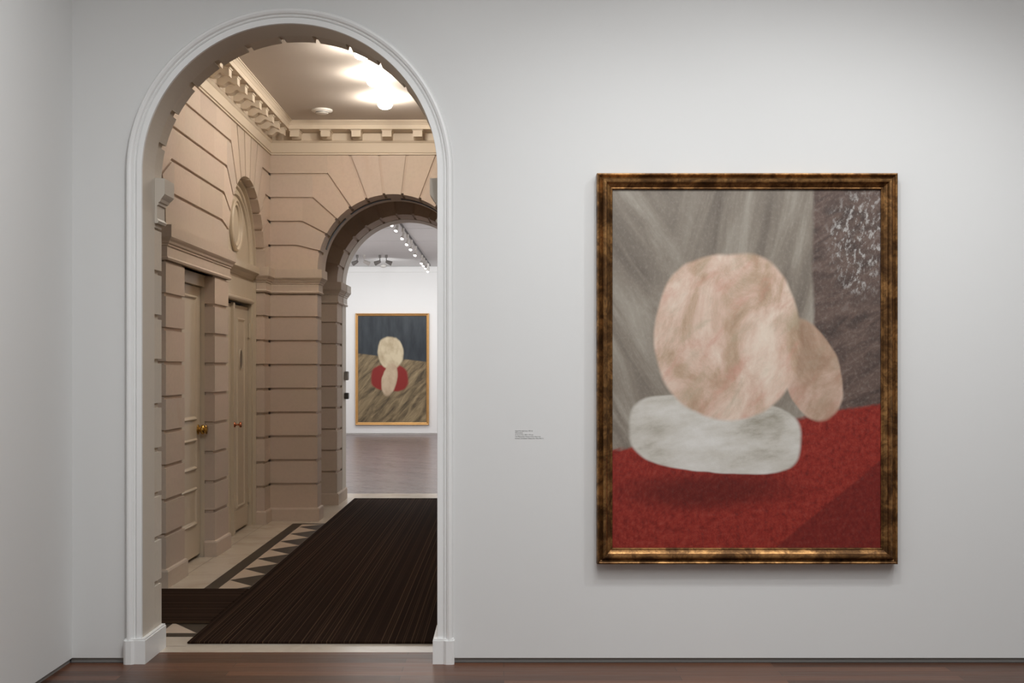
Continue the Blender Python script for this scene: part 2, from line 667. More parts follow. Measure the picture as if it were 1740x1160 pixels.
# corridor side of the same wall, in painted ashlar
stone_wall('wall_hall_near', lambda u, z, h: (u, 6.28 - h, z), -2.29, 0.12, [A1C], [], 0.13, M['stone_near'],
           'painted ashlar back of the arched opening', zs=A1S, r=A1R + 0.001)
J = 6.28
bandn = [(p, z + 0.021) for p, z in IMPOST]
band('trim_4', [[(-2.29, J), (A1C - A1R, J), (A1C - A1R, 6.152)]], bandn, M['jamb'], 1, 'painted impost moulding on the left jamb of the near arch')
band('trim_5', [[(A1C + A1R, 6.152), (A1C + A1R, J), (0.12, J)]], bandn, M['jamb'], 1, 'painted impost moulding on the right jamb of the near arch')

# ------------------------------------------------------------------ the hall
XL, XR = -2.29, 0.12
XCC = -1.085
YH = 11.54
ARC0, ARC2 = 7.235, 10.53
HZ = 3.875
mpL = lambda u, z, h: (XL - h, u, z)
mpR = lambda u, z, h: (XR + h, u, z)
stone_wall('wall_hall_left', mpL, 6.285, YH, [ARC0, ARC2], [(8.446, 9.328)], 0.08, M['stone'], 'pink beige ashlar left wall of the hall')
stone_wall('wall_hall_right', mpR, 6.285, YH, [ARC0, ARC2], [], 0.08, M['stone'], 'pink beige ashlar right wall of the hall')
stone_wall('wall_hall_end', lambda u, z, h: (u, YH + h, z), XL, XR, [XCC], [], 0.25, M['stone'], 'pink beige ashlar end wall with the second arch')
e = 0.078
aL0, aL2 = ARC0 - R, ARC0 + R
b0, b2 = ARC2 - R, ARC2 + R
band('trim_6', [[(XL - e, aL2), (XL, aL2), (XL, b0), (XL - e, b0)]], IMPOST, M['stone_trim'], -1, 'stone entablature over the first cream door')
band('trim_7', [[(XL - e, b2), (XL, b2), (XL, YH), (XCC - R, YH), (XCC - R, YH + 0.25), (XCC - R - .1, YH + .25)]], IMPOST, M['stone_trim'], -1, 'stone impost moulding turning the left far corner of the hall')
band('trim_8', [[(XCC + R + .1, YH + .25), (XCC + R, YH + 0.25), (XCC + R, YH), (XR, YH)]], IMPOST, M['stone_trim'], -1, 'stone impost moulding right of the second arch')
band('baseboard_hall_left', [
    [(XL - e, aL2), (XL, aL2), (XL, 8.446), (XL - e, 8.446)],
    [(XL - e, 9.328), (XL, 9.328), (XL, b0), (XL - e, b0)],
    [(XL - e, b2), (XL, b2), (XL, YH), (XCC - R, YH), (XCC - R, YH + 0.25), (XCC - R - .1, YH + .25)]], PLINTH, M['stone_trim'], -1, 'low stone plinth of the hall piers')
band('baseboard_hall_right', [[(XCC + R + .1, YH + .25), (XCC + R, YH + 0.25), (XCC + R, YH), (XR, YH), (XR, b2)], [(XR, b0), (XR, aL2)]], PLINTH, M['stone_trim'], -1, None)

bm = bmesh.new()
prism(bm, arc(XCC, ZS, R, PI, 0, 72) + arc(XCC, ZS, R + 0.14, 0, PI, 72), YH + 0.2495, YH + 0.50, lambda a, b, h: (a, h, b))
struct('trim_13', bm, M['stone_trim'], 'stone ring behind the second arch')
# curved dark slots let into the underside of the second arch
bm = bmesh.new()
for a0, a1 in ((18, 47), (52, 86), (94, 128), (133, 162)):
    seg = arc(XCC, ZS, R - 0.003, math.radians(a0), math.radians(a1), 18)
    sweep(bm, seg, [(0.0, YH + 0.275), (0.0, YH + 0.335), (-0.004, YH + 0.335), (-0.004, YH + 0.275), (0.0, YH + 0.275)], lambda a, b, h: (a, h, b), side=-1)
struct('trim_12', bm, M['black'], 'dark curved slots in the underside of the second arch')

# backing behind the two hall side walls
bm = bmesh.new()
box(bm, XR + 0.0795, XR + 0.2, 6.285, YH, 0, HZ)
struct('wall_hall_right_back', bm, M['cream'])
bm = bmesh.new()     # side entrance bay behind the first left arch
box(bm, XL - 1.3, XL - 1.2, 6.2, 8.2, 0, 3.5)
box(bm, XL - 1.2, XL - 0.079, 6.2, aL0 - 0.016, 0, 3.5)
box(bm, XL - 1.2, XL - 0.079, aL2 + 0.016, 8.2, 0, 3.5)
box(bm, XL - 1.2, XL - 0.079, 6.2, 8.2, 3.4, 3.5)
struct('wall_hall_bay', bm, M['cream'])

# upper walls behind the cornice and ceiling
bm = bmesh.new()
box(bm, XL - 0.08, XL, 6.285, YH + .08, 3.62, HZ)
box(bm, XR, XR + 0.08, 6.285, YH + .08, 3.62, HZ)
box(bm, XL, XR, YH, YH + 0.08, 3.62, HZ)
box(bm, XL, XR, 6.15, 6.28, 3.62, HZ)
struct('wall_hall_upper', bm, M['cream_cornice'])
bm = bmesh.new()
box(bm, XL - 0.08, XR + 0.2, 6.15, YH + 0.08, HZ, HZ + 0.08)
struct('ceiling_hall', bm, M['hall_ceiling'], 'dim plaster ceiling of the hall')

# cornice with modillions
CORN = [(0.0, 3.584), (0.016, 3.584), (0.016, 3.592), (0.008, 3.596), (0.008, 3.603), (0.020, 3.606), (0.020, 3.616), (0.010, 3.618),
        (0.010, 3.700), (0.016, 3.704), (0.024, 3.712), (0.028, 3.720), (0.030, 3.722), (0.030, 3.790), (0.040, 3.796), (0.044, 3.801),
        (0.215, 3.801), (0.215, 3.794), (0.222, 3.794), (0.222, 3.833), (0.226, 3.836), (0.229, 3.842), (0.236, 3.852), (0.246, 3.860), (0.250, 3.866), (0.258, 3.867), (0.258, HZ)]
bm = bmesh.new()
sweep(bm, [(XL, 6.28), (XL, YH), (XR, YH), (XR, 6.28)], CORN, XY, side=-1, closed=True)
corn = struct('cornice', bm, M['cream_cornice'], 'cream cornice with a row of scrolled brackets around the hall ceiling')
MOD = [(0.030, 3.728), (0.052, 3.722), (0.075, 3.722), (0.092, 3.731), (0.108, 3.746), (0.125, 3.752), (0.145, 3.748), (0.165, 3.735), (0.190, 3.728),
       (0.190, 3.783), (0.196, 3.786), (0.202, 3.800), (0.030, 3.800)]


def modillion(path_map):
    bm_ = bmesh.new()
    prism(bm_, [(p, z) for p, z in MOD[:9]] + [(0.190, 3.784), (0.030, 3.784)], -0.045, 0.045, path_map)
    prism(bm_, [(0.030, 3.784), (0.196, 3.784), (0.198, 3.790), (0.205, 3.801), (0.030, 3.801)], -0.052, 0.052, path_map)
    return mesh_obj('modillion', bm_, M['cream_cornice'], corn)


y = 11.285
ys = []
while y > 6.5:
    ys.append(y)
    y -= 0.281
for y in ys:
    modillion(lambda p, z, h, y=y: (XL + p, y + h, z))
for j in range(7):
    x = -2.018 + 0.2965 * j
    modillion(lambda p, z, h, x=x: (x + h, YH - p, z))
for y in ys[::1]:
    modillion(lambda p, z, h, y=y: (XR - p, y + h, z))

# --------------------------------------------------- first cream door
d1 = struct_root('door_1', (-2.405, 8.87, 0), 'cream panelled door with a brass knob between the near stone piers')
bm = bmesh.new()
X = 0.0


def panel_field(bm, y0, y1, z0, z1, d=0.012, x=0.0):
    """recessed field drawn as a moulding ring proud of the leaf"""
    ring = [(y0, z0), (y1, z0), (y1, z1), (y0, z1)]
    prof = [(0.0, 0.0), (0.004, 0.010), (0.012, 0.014), (0.020, 0.010), (0.026, 0.003), (0.034, 0.0)]
    sweep(bm, ring, prof, lambda a, b, h: (x + h, a, b), side=1, closed=True)


box(bm, -0.04, 0.0, -0.44, 0.455, 0.028, 2.13)
panel_field(bm, -0.31, 0.325, 1.085, 2.055)
panel_field(bm, -0.31, 0.325, 0.70, 0.945)
panel_field(bm, -0.31, 0.325, 0.27, 0.565)
mesh_obj('door_leaf', bm, M['cream'], d1)
bm = bmesh.new()
box(bm, -0.05, 0.0345, 0.4585, 0.52, 0, 2.2255)
box(bm, -0.05, 0.0345, -0.52, -0.425, 0, 2.2255)
box(bm, -0.05, 0.0345, -0.424, 0.458, 2.135, 2.2255)
mesh_obj('door_frame', bm, M['cream'], d1)
bm = bmesh.new()
RX = Matrix.Rotation(PI / 2, 4, 'Y')
lathe(bm, [(0.0, 0.0), (0.040, 0.0), (0.042, 0.004), (0.034, 0.010), (0.018, 0.014), (0.020, 0.020), (0.034, 0.026), (0.038, 0.036), (0.036, 0.048), (0.026, 0.055),
           (0.024, 0.058), (0.034, 0.062), (0.038, 0.068), (0.034, 0.073), (0.0, 0.076)], Matrix.Translation((0.0, 0.385, 1.01)) @ RX, 28)
kn = mesh_obj('door_knob', bm, M['brass'], d1, smooth=True)
kn['label'] = 'round brass knob'
bm = bmesh.new()
box(bm, -0.16, -0.10, -0.5, 0.5, 0, 2.2)
mesh_obj('backing', bm, M['black'], d1)

# --------------------------------------------------- second cream doors in the blind arch
d2 = struct_root('door_2', (-2.43, ARC2, 0), 'pair of cream doors with a copper knob under the blind arch')


def leaf(y0, y1, name):
    b = bmesh.new()
    box(b, -0.04, 0.0, y0, y1, 0.02, 2.07)
    yc = (y0 + y1) / 2
    panel_field(b, y0 + 0.155, y1 - 0.165, 0.22, 1.955)
    box(b, 0.0, 0.004, y0 + 0.19, y1 - 0.20, 0.255, 1.92)
    return mesh_obj(name, b, M['cream'], d2)


lf = leaf(0.008, 0.640, 'door_leaf')
leaf(-0.640, 0.004, 'door_leaf')
bm = bmesh.new()
box(bm, 0.0, 0.026, -0.055, 0.0, 0.0, 2.08)
mesh_obj('astragal', bm, M['cream'], d2)
bm = bmesh.new()
box(bm, 0.0, 0.030, -0.06, 0.005, 0.02, 0.13)
box(bm, 0.0, 0.006, 0.02, 0.63, 0.035, 0.20)
mesh_obj('kick_board', bm, M['cream'], d2)
bm = bmesh.new()
lathe(bm, [(0.0, 0.0), (0.024, 0.0), (0.026, 0.004), (0.020, 0.010), (0.009, 0.014), (0.008, 0.038), (0.012, 0.044), (0.024, 0.048), (0.027, 0.056), (0.022, 0.064), (0.0, 0.067)],
      Matrix.Translation((0.026, -0.028, 0.99)) @ RX, 24)
kn = mesh_obj('door_knob', bm, M['copper'], d2, smooth=True)
kn['label'] = 'small copper knob'
bm = bmesh.new()
for i in range(36):
    pass
ov = [(0.315 + 0.050 * math.cos(2 * PI * i / 40), 1.575 + 0.088 * math.sin(2 * PI * i / 40)) for i in range(40)]
prism(bm, ov, 0.004, 0.008, lambda a, b, h: (h, a, b))
pn = mesh_obj('oval_pane', bm, M['oval_glass'], d2)
pn['label'] = 'small dark oval pane'
bm = bmesh.new()
sweep(bm, ov, [(0.0, 0.004), (0.0, 0.011), (0.008, 0.011), (0.010, 0.004)], lambda a, b, h: (h, a, b), side=-1, closed=True)
mesh_obj('oval_rim', bm, M['cream'], d2)
for z in (1.85, 0.29):
    bm = bmesh.new()
    lathe(bm, [(0.0, -0.078), (0.006, -0.074), (0.009, -0.070), (0.009, -0.028), (0.007, -0.026), (0.007, -0.024), (0.009, -0.022), (0.009, 0.022), (0.007, 0.024), (0.007, 0.026), (0.009, 0.028), (0.009, 0.070), (0.006, 0.074), (0.0, 0.078)],
          Matrix.Translation((0.012, 0.648, z)), 16)
    box(bm, 0.0, 0.004, 0.615, 0.648, z - 0.065, z + 0.065)
    mesh_obj('hinge', bm, M['cream'], d2)
# frame, transom, blind tympanum
bm = bmesh.new()
box(bm, -0.05, 0.030, 0.652, R + 0.02, 0, 2.105)
box(bm, -0.05, 0.030, -R - 0.02, -0.652, 0, 2.105)
box(bm, -0.05, 0.030, -R, R, 2.105, 2.34)
prism(bm, [(0.030, 2.098), (0.052, 2.104), (0.060, 2.118), (0.060, 2.132), (0.044, 2.142), (0.030, 2.146)], -0.66, 0.66, lambda a, b, h: (a, h, b))
mesh_obj('door_frame', bm, M['cream'], d2)
bm = bmesh.new()
prism(bm, [(0.0, 2.33), (0.036, 2.335), (0.044, 2.345), (0.070, 2.37), (0.096, 2.385), (0.102, 2.392), (0.102, 2.452), (0.0, 2.455)], -R + .001, R - .001, lambda a, b, h: (a, h, b))
mesh_obj('transom', bm, M['cream'], d2)
bm = bmesh.new()
prism(bm, arc(0, ZS - .01, R + 0.012, 0, PI, 60), -0.05, 0.024, lambda a, b, h: (h, a, b))
for rr in (0.66, 0.585):
    sweep(bm, arc(0, ZS - 0.005, rr, 0, PI, 60), [(0.0, 0.024), (0.0, 0.032), (0.006, 0.044), (0.014, 0.048), (0.022, 0.042), (0.028, 0.036), (0.034, 0.024)], lambda a, b, h: (h, a, b), side=-1)
ring = arc(0, ZS - .01, R + 0.05, 0, PI, 60)
sweep(bm, arc(0, ZS - .01, R - 0.012, 0, PI, 60), [(0.0, 0.02), (0.0, 0.060), (0.055, 0.060), (0.055, 0.02)], lambda a, b, h: (h, a, b), side=-1)
box(bm, -0.05, 0.0595, R - 0.012, R + 0.05, 0, ZS)
box(bm, -0.05, 0.0595, -R - 0.05, -R + 0.012, 0, ZS)
mesh_obj('tympanum', bm, M['cream'], d2)
bm = bmesh.new()
circ = [(-0.02 + 0.20 * math.cos(2 * PI * i / 56), 2.77 + 0.235 * math.sin(2 * PI * i / 56)) for i in range(56)]
sweep(bm, circ, [(0.0, 0.024), (0.0, 0.050), (0.010, 0.060), (0.022, 0.056), (0.028, 0.044), (0.040, 0.040), (0.046, 0.050), (0.056, 0.048), (0.062, 0.036), (0.064, 0.024)], lambda a, b, h: (h, a, b), side=1, closed=True)
prism(bm, circ, 0.024, 0.030, lambda a, b, h: (h, a, b))
mesh_obj('oval_medallion', bm, M['cream'], d2)
bm = bmesh.new()
box(bm, -0.12, -0.08, -0.7, 0.7, 0, 2.1)
mesh_obj('backing', bm, M['black'], d2)

# --------------------------------------------------- passage and third arch
Y3 = 12.90
bm = bmesh.new()
box(bm, -3.3, -3.2, YH + 0.25, Y3, 0, 3.45)
box(bm, 1.0, 1.1, YH + 0.25, Y3, 0, 3.45)
box(bm, -3.2, XL, YH + 0.17, YH + 0.25, 0, 3.45)
box(bm, XR, 1.0, YH + 0.17, YH + 0.25, 0, 3.45)
struct('wall_passage', bm, M['stone_trim'])
bm = bmesh.new()
box(bm, -3.3, 1.1, YH + 0.25, Y3, 3.45, 3.55)
struct('ceiling_passage', bm, M['stone_trim'])
stone_wall('wall_passage_far', lambda u, z, h: (u, Y3 + h, z), -3.2, 1.0, [XCC], [], 0.39, M['stone'], 'shaded ashlar wall with the third arch', zs=ZS - 0.02)
band('trim_9', [[(-3.2, Y3), (XCC - R, Y3), (XCC - R, Y3 + 0.39)]], [(p, z - 0.02) for p, z in IMPOST], M['stone_trim'], -1, 'stone impost moulding left of the third arch')
band('trim_10', [[(XCC + R, Y3 + 0.39), (XCC + R, Y3), (1.0, Y3)]], [(p, z - 0.02) for p, z in IMPOST], M['stone_trim'], -1, 'stone impost moulding right of the third arch')
band('baseboard_passage', [[(-3.2, Y3), (XCC - R, Y3), (XCC - R, Y3 + 0.70)], [(XCC + R, Y3 + 0.70), (XCC + R, Y3), (1.0, Y3)]], PLINTH, M['stone_trim'], -1, 'low stone plinth of the third arch')
Y4 = 13.60
bm = bmesh.new()
S4 = ZS - 0.02
pts = [(-7, 0), (XCC - R + .004, 0)] + arc(XCC, S4, R - .004, PI, 0, 80) + [(XCC + R - .004, 0), (3.2, 0), (3.2, 4.0), (-7, 4.0)]
prism(bm, pts, Y3 + 0.392, Y4, lambda a, b, h: (a, h, b))
struct('wall_far_near', bm, M['jamb'], 'off-white plaster reveal of the third arch')
# continuation of the impost on the plaster reveal
band('trim_11', [[(XCC - R + .004, Y3 + 0.39), (XCC - R + .004, Y4), (XCC - R - .2, Y4)]], [(p, z - 0.02) for p, z in IMPOST], M['jamb'], -1, 'painted impost end on the reveal of the third arch')

# --------------------------------------------------- far gallery
YW = 26.92
FZ = 3.83
bm = bmesh.new()
box(bm, -7, 3.2, YW, YW + 0.2, 0.03, 4.0)
box(bm, -7, 3.2, YW - 0.05, YW, 3.71, FZ)
struct('wall_far', bm, M['far_white'], 'bright white end wall of the far gallery')
bm = bmesh.new()
box(bm, -7, 3.2, YW + 0.02, YW + 0.2, 0, 0.03)
struct('baseboard_far', bm, M['white_plastic'])
bm = bmesh.new()
box(bm, -7.2, -7, Y4, YW + .2, 0, 4.0)
struct('wall_far_left', bm, M['far_white'])
bm = bmesh.new()
box(bm, 3.2, 3.4, Y4, YW + .2, 0, 4.0)
struct('wall_far_right', bm, M['far_white'])
bm = bmesh.new()
# panels separated by shallow gaps, and a recessed bay before the end wall
ed = [Y4, 15.6, 17.6, 19.6, 21.5, 24.1]
for a, b in zip(ed[:-1], ed[1:]):
    box(bm, -7, 3.2, a, b - 0.03, FZ, FZ + 0.1)
box(bm, -7, 3.2, Y4, YW + .2, FZ + 0.10, FZ + 0.2)
box(bm, -7, 3.2, 24.13, YW, FZ + 0.015, FZ + 0.1)
struct('ceiling_far', bm, M['far_ceiling'], 'pale panelled ceiling of the far gallery')
bm = bmesh.new()
box(bm, -7, 3.2, 14.08, YW + .2, -0.05, 0)
box(bm, -7, -3.7, 13.56, 14.08, -0.05, 0)
box(bm, 1.2, 3.2, 13.56, 14.08, -0.05, 0)
struct('floor_far', bm, M['oak'], 'pinkish parquet floor of the far gallery')

# --------------------------------------------------- hall floor: marble, slate border, zigzag
bm = bmesh.new()
box(bm, -3.7, 1.2, 6.29, 14.08, -0.05, 0)
box(bm, A1C - A1R - .02, A1C + A1R + .02, 6.17, 6.29, -0.05, 0)
DX0, DX1, DY0, DY1 = -2.03, -0.14, 6.525, 11.34


def quad(x0, x1, y0, y1, z, mi):
    bm.faces.new([bm.verts.new(c) for c in ((x0, y0, z), (x1, y0, z), (x1, y1, z), (x0, y1, z))]).material_index = mi


def tri(a, b, c, z, mi):
    bm.faces.new([bm.verts.new((*q, z)) for q in (a, b, c)]).material_index = mi


box(bm, DX0, DX1, DY0, DY1, 0.0, 0.0004, 1)
P, TD = 0.466, 0.205
bx0, bx1, by0, by1 = DX0 + 0.10, DX1 - 0.10, DY0 + 0.089, DY1 - 0.07
t0 = 8.518
for kq in range(-3, 6):
    yc = t0 + P * kq
    tri((bx0, yc - P / 2), (bx0 + TD, yc), (bx0, yc + P / 2), 0.0008, 3)
    tri((bx1, yc - P / 2), (bx1 - TD, yc), (bx1, yc + P / 2), 0.0008, 3)
ya, yb = t0 - 3.5 * P, t0 + 5.5 * P
for x, s in ((bx0, 1), (bx1, -1)):
    tri((x, by0), (x + s * TD, by0), (x, ya), 0.0008, 3)
    tri((x, by1), (x + s * TD, by1), (x, yb), 0.0008, 3)
n = 3
wq = (bx1 - bx0 - 2 * TD) / n
for j in range(n):
    xa = bx0 + TD + wq * j
    tri((xa, by0), (xa + wq / 2, by0 + TD), (xa + wq, by0), 0.0008, 3)
    tri((xa, by1), (xa + wq / 2, by1 - TD), (xa + wq, by1), 0.0008, 3)
quad(XL - .003, XL + .002, 6.49, YH, 0.0005, 2)
for kq in range(-2, 4):
    y = 8.49 + 0.932 * kq
    quad(XL, DX0, y, y + 0.004, 0.0005, 2)
quad(-2.28, -1.70, 6.300, 6.304, 0.0005, 2)
quad(-2.29, -1.82, YH - 0.03, YH - 0.027, 0.0005, 2)
struct('floor_hall', bm, [M['marble'], M['marble_dark'], M['marble_joint'], M['marble_pink']], 'white marble hall floor with a slate band and zigzag border')

# --------------------------------------------------- rugs
bm = bmesh.new()
bevel_box(bm, -1.709, -0.36, 6.352, 13.46, 0.0012, 0.013, 0.003)
tag(mesh_obj('carpet_runner', bm, M['runner']), 'long dark brown striped runner leading through the arches', 'carpet runner')
bm = bmesh.new()
bevel_box(bm, -3.2, -1.7125, 6.86, 7.905, 0.0012, 0.012, 0.003)
tag(mesh_obj('floor_mat', bm, M['mat']), 'dark brown striped mat running off the left edge of the runner', 'mat')


# --------------------------------------------------- paintings

def rect_frame(bm, x0, x1, z0, z1, prof, y):
    sweep(bm, [(x0, z0), (x1, z0), (x1, z1), (x0, z1)], prof, lambda a, b, h: (a, y - h, b), side=1, closed=True)


def uv_plane(bm, x0, x1, z0, z1, y, yb):
    uvl = bm.loops.layers.uv.new('UVMap')
    box(bm, x0, x1, y, yb, z0, z1)
    for f in bm.faces:
        for lp in f.loops:
            c = lp.vert.co
            lp[uvl].uv = ((c.x - x0) / (x1 - x0), (c.z - z0) / (z1 - z0))


def paint_base(name):
    k = NT(name, 0.42, spec=0.4)
    uv = k.coord('UV')
    return k, uv


def rs(k, uv, rot, scale, loc=(0, 0, 0)):
    return k.mapping(k.mapping(uv, loc=loc, rot=(0, 0, rot)), scale=(scale[0], scale[1], 0))


def blob(k, uv, cx, cy, rx, ry, rot, soft, wob=0.08, wscale=3.0, seed=0.0, power=2.0):
    wv = k.noise(k.mapping(uv, loc=(seed, seed * 1.7, 0)), wscale, 3, 0.5, out=1)
    off = k.n('ShaderNodeVectorMath', operation='MULTIPLY_ADD')
    k.put(off.inputs[0], wv)
    off.inputs[1].default_value = (wob * 2, wob * 2, 0)
    off.inputs[2].default_value = (-wob, -wob, 0)
    ad = k.n('ShaderNodeVectorMath', operation='ADD')
    k.put(ad.inputs[0], uv)
    k.put(ad.inputs[1], off.outputs[0])
    m1 = k.mapping(ad.outputs[0], loc=(-cx, -cy, 0))
    m3 = k.sep(rs(k, m1, rot, (1 / rx, 1 / ry)))
    a_ = k.math('POWER', k.math('ABSOLUTE', m3[0]), power)
    b_ = k.math('POWER', k.math('ABSOLUTE', m3[1]), power)
    ln = k.math('POWER', k.math('ADD', a_, b_), 1 / power)
    return k.smooth(ln, 1 - soft, 1 + soft, 1, 0)


# large canvas: loose colour fields in grey, flesh pink, white and red
k, uv = paint_base('painted_colour_fields_large')
fold = k.noise(rs(k, uv, 0.30, (7, 1.1)), 1.5, 5, 0.6, 0.5)
fold2 = k.noise(rs(k, uv, -0.65, (6, 1.6), (2, 1, 0)), 1.6, 5, 0.6, 0.5)
s_ = k.sep(uv)
fold = k.mix(k.smooth(s_[0], 0.1, 0.4, 1, 0), fold, fold2)
st2 = k.noise(rs(k, uv, -0.4, (3, 9)), 3.0, 6, 0.65, 0.6)
fine = k.noise(uv, 90, 5, 0.65)
c = k.ramp(fold, [(0.30, (0.145, 0.120, 0.098)), (0.5, (0.25, 0.215, 0.175)), (0.70, (0.40, 0.365, 0.31))])
dk = k.smooth(k.math('ADD', s_[0], k.math('MULTIPLY', k.noise(rs(k, uv, 0, (1, 2)), 2, 3), 0.05)), 0.765, 0.785)
dc = k.ramp(st2, [(0.3, (0.055, 0.040, 0.036)), (0.58, (0.14, 0.095, 0.078)), (0.8, (0.23, 0.19, 0.17))])
c = k.mix(dk, c, dc)
spk = k.math('MULTIPLY', blob(k, uv, 0.92, 0.85, 0.11, 0.14, 0, 0.35, 0.06, 6, 2.0), k.smooth(k.noise(rs(k, uv, 0.4, (1.6, 1)), 42, 4, 0.7), 0.50, 0.64))
c = k.mix(spk, c, (0.42, 0.40, 0.38))
edge = k.math('SUBTRACT', k.math('ADD', k.math('MULTIPLY', s_[0], 0.13), 0.275), s_[1])
red = k.smooth(k.math('ADD', edge, k.math('MULTIPLY', k.math('SUBTRACT', st2, 0.5), 0.03)), -0.006, 0.008)
rc = k.ramp(k.noise(uv, 46, 6, 0.8), [(0.30, (0.13, 0.012, 0.010)), (0.5, (0.27, 0.026, 0.018)), (0.75, (0.40, 0.060, 0.040))])
lowr = k.smooth(k.math('SUBTRACT', k.math('MULTIPLY', k.math('SUBTRACT', s_[0], 0.6), 0.62), s_[1]), -0.006, 0.006)
rc = k.mix(lowr, rc, k.mix(0.5, rc, (0.09, 0.01, 0.010)))
c = k.mix(red, c, rc)
c = k.mix(k.math('MULTIPLY', blob(k, uv, 0.36, 0.165, 0.28, 0.045, 0, 0.6, 0.02, 4, 9), 0.7), c, (0.08, 0.010, 0.008))
wb = blob(k, uv, 0.385, 0.315, 0.315, 0.105, 0.06, 0.03, 0.015, 3, 4, power=3.2)
wc = k.ramp(k.noise(rs(k, uv, -0.1, (2, 6)), 2, 5, 0.6), [(0.28, (0.34, 0.31, 0.25)), (0.45, (0.58, 0.55, 0.49)), (0.65, (0.72, 0.70, 0.66))])
c = k.mix(wb, c, wc)
n1 = k.noise(rs(k, uv, 0.5, (1.5, 1.0)), 4.2, 7, 0.62, 0.5)
n2 = k.noise(rs(k, uv, -0.6, (1.0, 2.2), (5, 3, 0)), 7.0, 6, 0.6, 0.3)
fl = k.ramp(n1, [(0.30, (0.33, 0.215, 0.135)), (0.43, (0.50, 0.355, 0.25)), (0.52, (0.66, 0.48, 0.38)), (0.62, (0.76, 0.62, 0.51)), (0.75, (0.80, 0.70, 0.58))])
fl = k.mix(k.smooth(n2, 0.5, 0.72, 0, 0.6), fl, (0.58, 0.30, 0.23))
fl = k.mix(k.smooth(n2, 0.5, 0.3, 0, 0.5), fl, (0.42, 0.36, 0.25))
b1 = blob(k, uv, 0.43, 0.595, 0.265, 0.225, 0.05, 0.03, 0.03, 3, 11, power=2.4)
b2 = blob(k, uv, 0.735, 0.50, 0.10, 0.16, -0.55, 0.05, 0.03, 4, 14)
c = k.mix(b2, c, k.mix(0.3, fl, (0.34, 0.20, 0.15)))
c = k.mix(b1, c, fl)
c = k.mix(k.math('MULTIPLY', k.smooth(fine, 0.45, 0.8, 0, 0.16), k.math('SUBTRACT', 1.0, k.math('MULTIPLY', red, 0.75))), c, (0.62, 0.56, 0.50))
k.col(c)
k.bump(k.math('ADD', k.math('MULTIPLY', fine, 0.6), st2), 0.35, 0.003)
M['paint1'] = k.m

k, uv = paint_base('painted_colour_fields_small')
s_ = k.sep(uv)
st = k.noise(rs(k, uv, 0, (4, 1.2)), 3, 5, 0.6)
fs = k.noise(rs(k, uv, 1.0, (11, 2.2)), 1.6, 6, 0.65, 0.5)
c = k.ramp(st, [(0.3, (0.016, 0.022, 0.030)), (0.7, (0.045, 0.055, 0.065))])
fc = k.ramp(fs, [(0.32, (0.055, 0.042, 0.026)), (0.5, (0.19, 0.14, 0.078)), (0.68, (0.34, 0.26, 0.15))])
fm = k.smooth(k.math('ADD', s_[1], k.math('MULTIPLY', s_[0], 0.08)), 0.64, 0.655, 1, 0)
c = k.mix(fm, c, fc)
c = k.mix(blob(k, uv, 0.46, 0.42, 0.27, 0.12, 0.0, 0.08, 0.03, 4, 3, power=3.0), c, (0.23, 0.018, 0.015))
pale = k.ramp(k.noise(uv, 9, 5), [(0.3, (0.42, 0.33, 0.21)), (0.6, (0.62, 0.53, 0.37))])
c = k.mix(blob(k, uv, 0.47, 0.65, 0.18, 0.16, 0.2, 0.08, 0.05, 3, 6), c, pale)
c = k.mix(blob(k, uv, 0.46, 0.40, 0.10, 0.17, 0.35, 0.12, 0.04, 4, 8), c, k.mix(0.4, pale, (0.45, 0.30, 0.22)))
k.col(c)
M['paint2'] = k.m

pa = thing('framed_painting', 'large framed painting of grey, flesh pink, white and red on the near white wall', 'painting', (2.728 - .0, 5.95, 1.486))
cx, cy, cz = pa.location
PX0, PX1, PZ0, PZ1 = 0.467, 1.9745, 0.506, 2.465
pa.location = ((PX0 + PX1) / 2, 5.95, PZ0)
ox = (PX0 + PX1) / 2
FR = [(0.0, 0.004), (0.0, 0.052), (0.003, 0.060), (0.008, 0.062), (0.013, 0.058), (0.016, 0.050), (0.021, 0.047), (0.026, 0.054), (0.031, 0.066), (0.038, 0.072), (0.046, 0.071),
      (0.051, 0.064), (0.053, 0.056), (0.059, 0.052), (0.066, 0.046), (0.070, 0.042), (0.075, 0.044), (0.079, 0.040), (0.080, 0.028)]
bm = bmesh.new()
rect_frame(bm, PX0 - ox, PX1 - ox, 0, PZ1 - PZ0, FR, 0)
f = mesh_obj('frame', bm, M['bronze'], pa)
f['label'] = 'moulded dark bronze gilt frame'
bm = bmesh.new()
uv_plane(bm, PX0 - ox + 0.074, PX1 - ox - 0.074, 0.074, PZ1 - PZ0 - 0.074, -0.030, -0.004)
mesh_obj('canvas', bm, M['paint1'], pa)

QX0, QX1, QZ0, QZ1 = (603.2 - 856) / 74.6, (728.7 - 856) / 74.6, EYE - 94 / 74.6, EYE + 96 / 74.6
qx = (QX0 + QX1) / 2
pb = thing('framed_painting', 'tall gilt-framed painting of navy, cream, red and ochre on the far gallery wall', 'painting', (qx, YW, QZ0))
bm = bmesh.new()
rect_frame(bm, QX0 - qx, QX1 - qx, 0, QZ1 - QZ0, [(0, 0.004), (0, 0.05), (0.01, 0.065), (0.025, 0.06), (0.035, 0.05), (0.045, 0.055), (0.055, 0.05), (0.063, 0.035)], 0)
f = mesh_obj('frame', bm, M['gilt'], pb)
f['label'] = 'bright gilt frame'
bm = bmesh.new()
uv_plane(bm, QX0 - qx + 0.055, QX1 - qx - 0.055, 0.055, QZ1 - QZ0 - 0.055, -0.035, -0.004)
mesh_obj('canvas', bm, M['paint2'], pb)

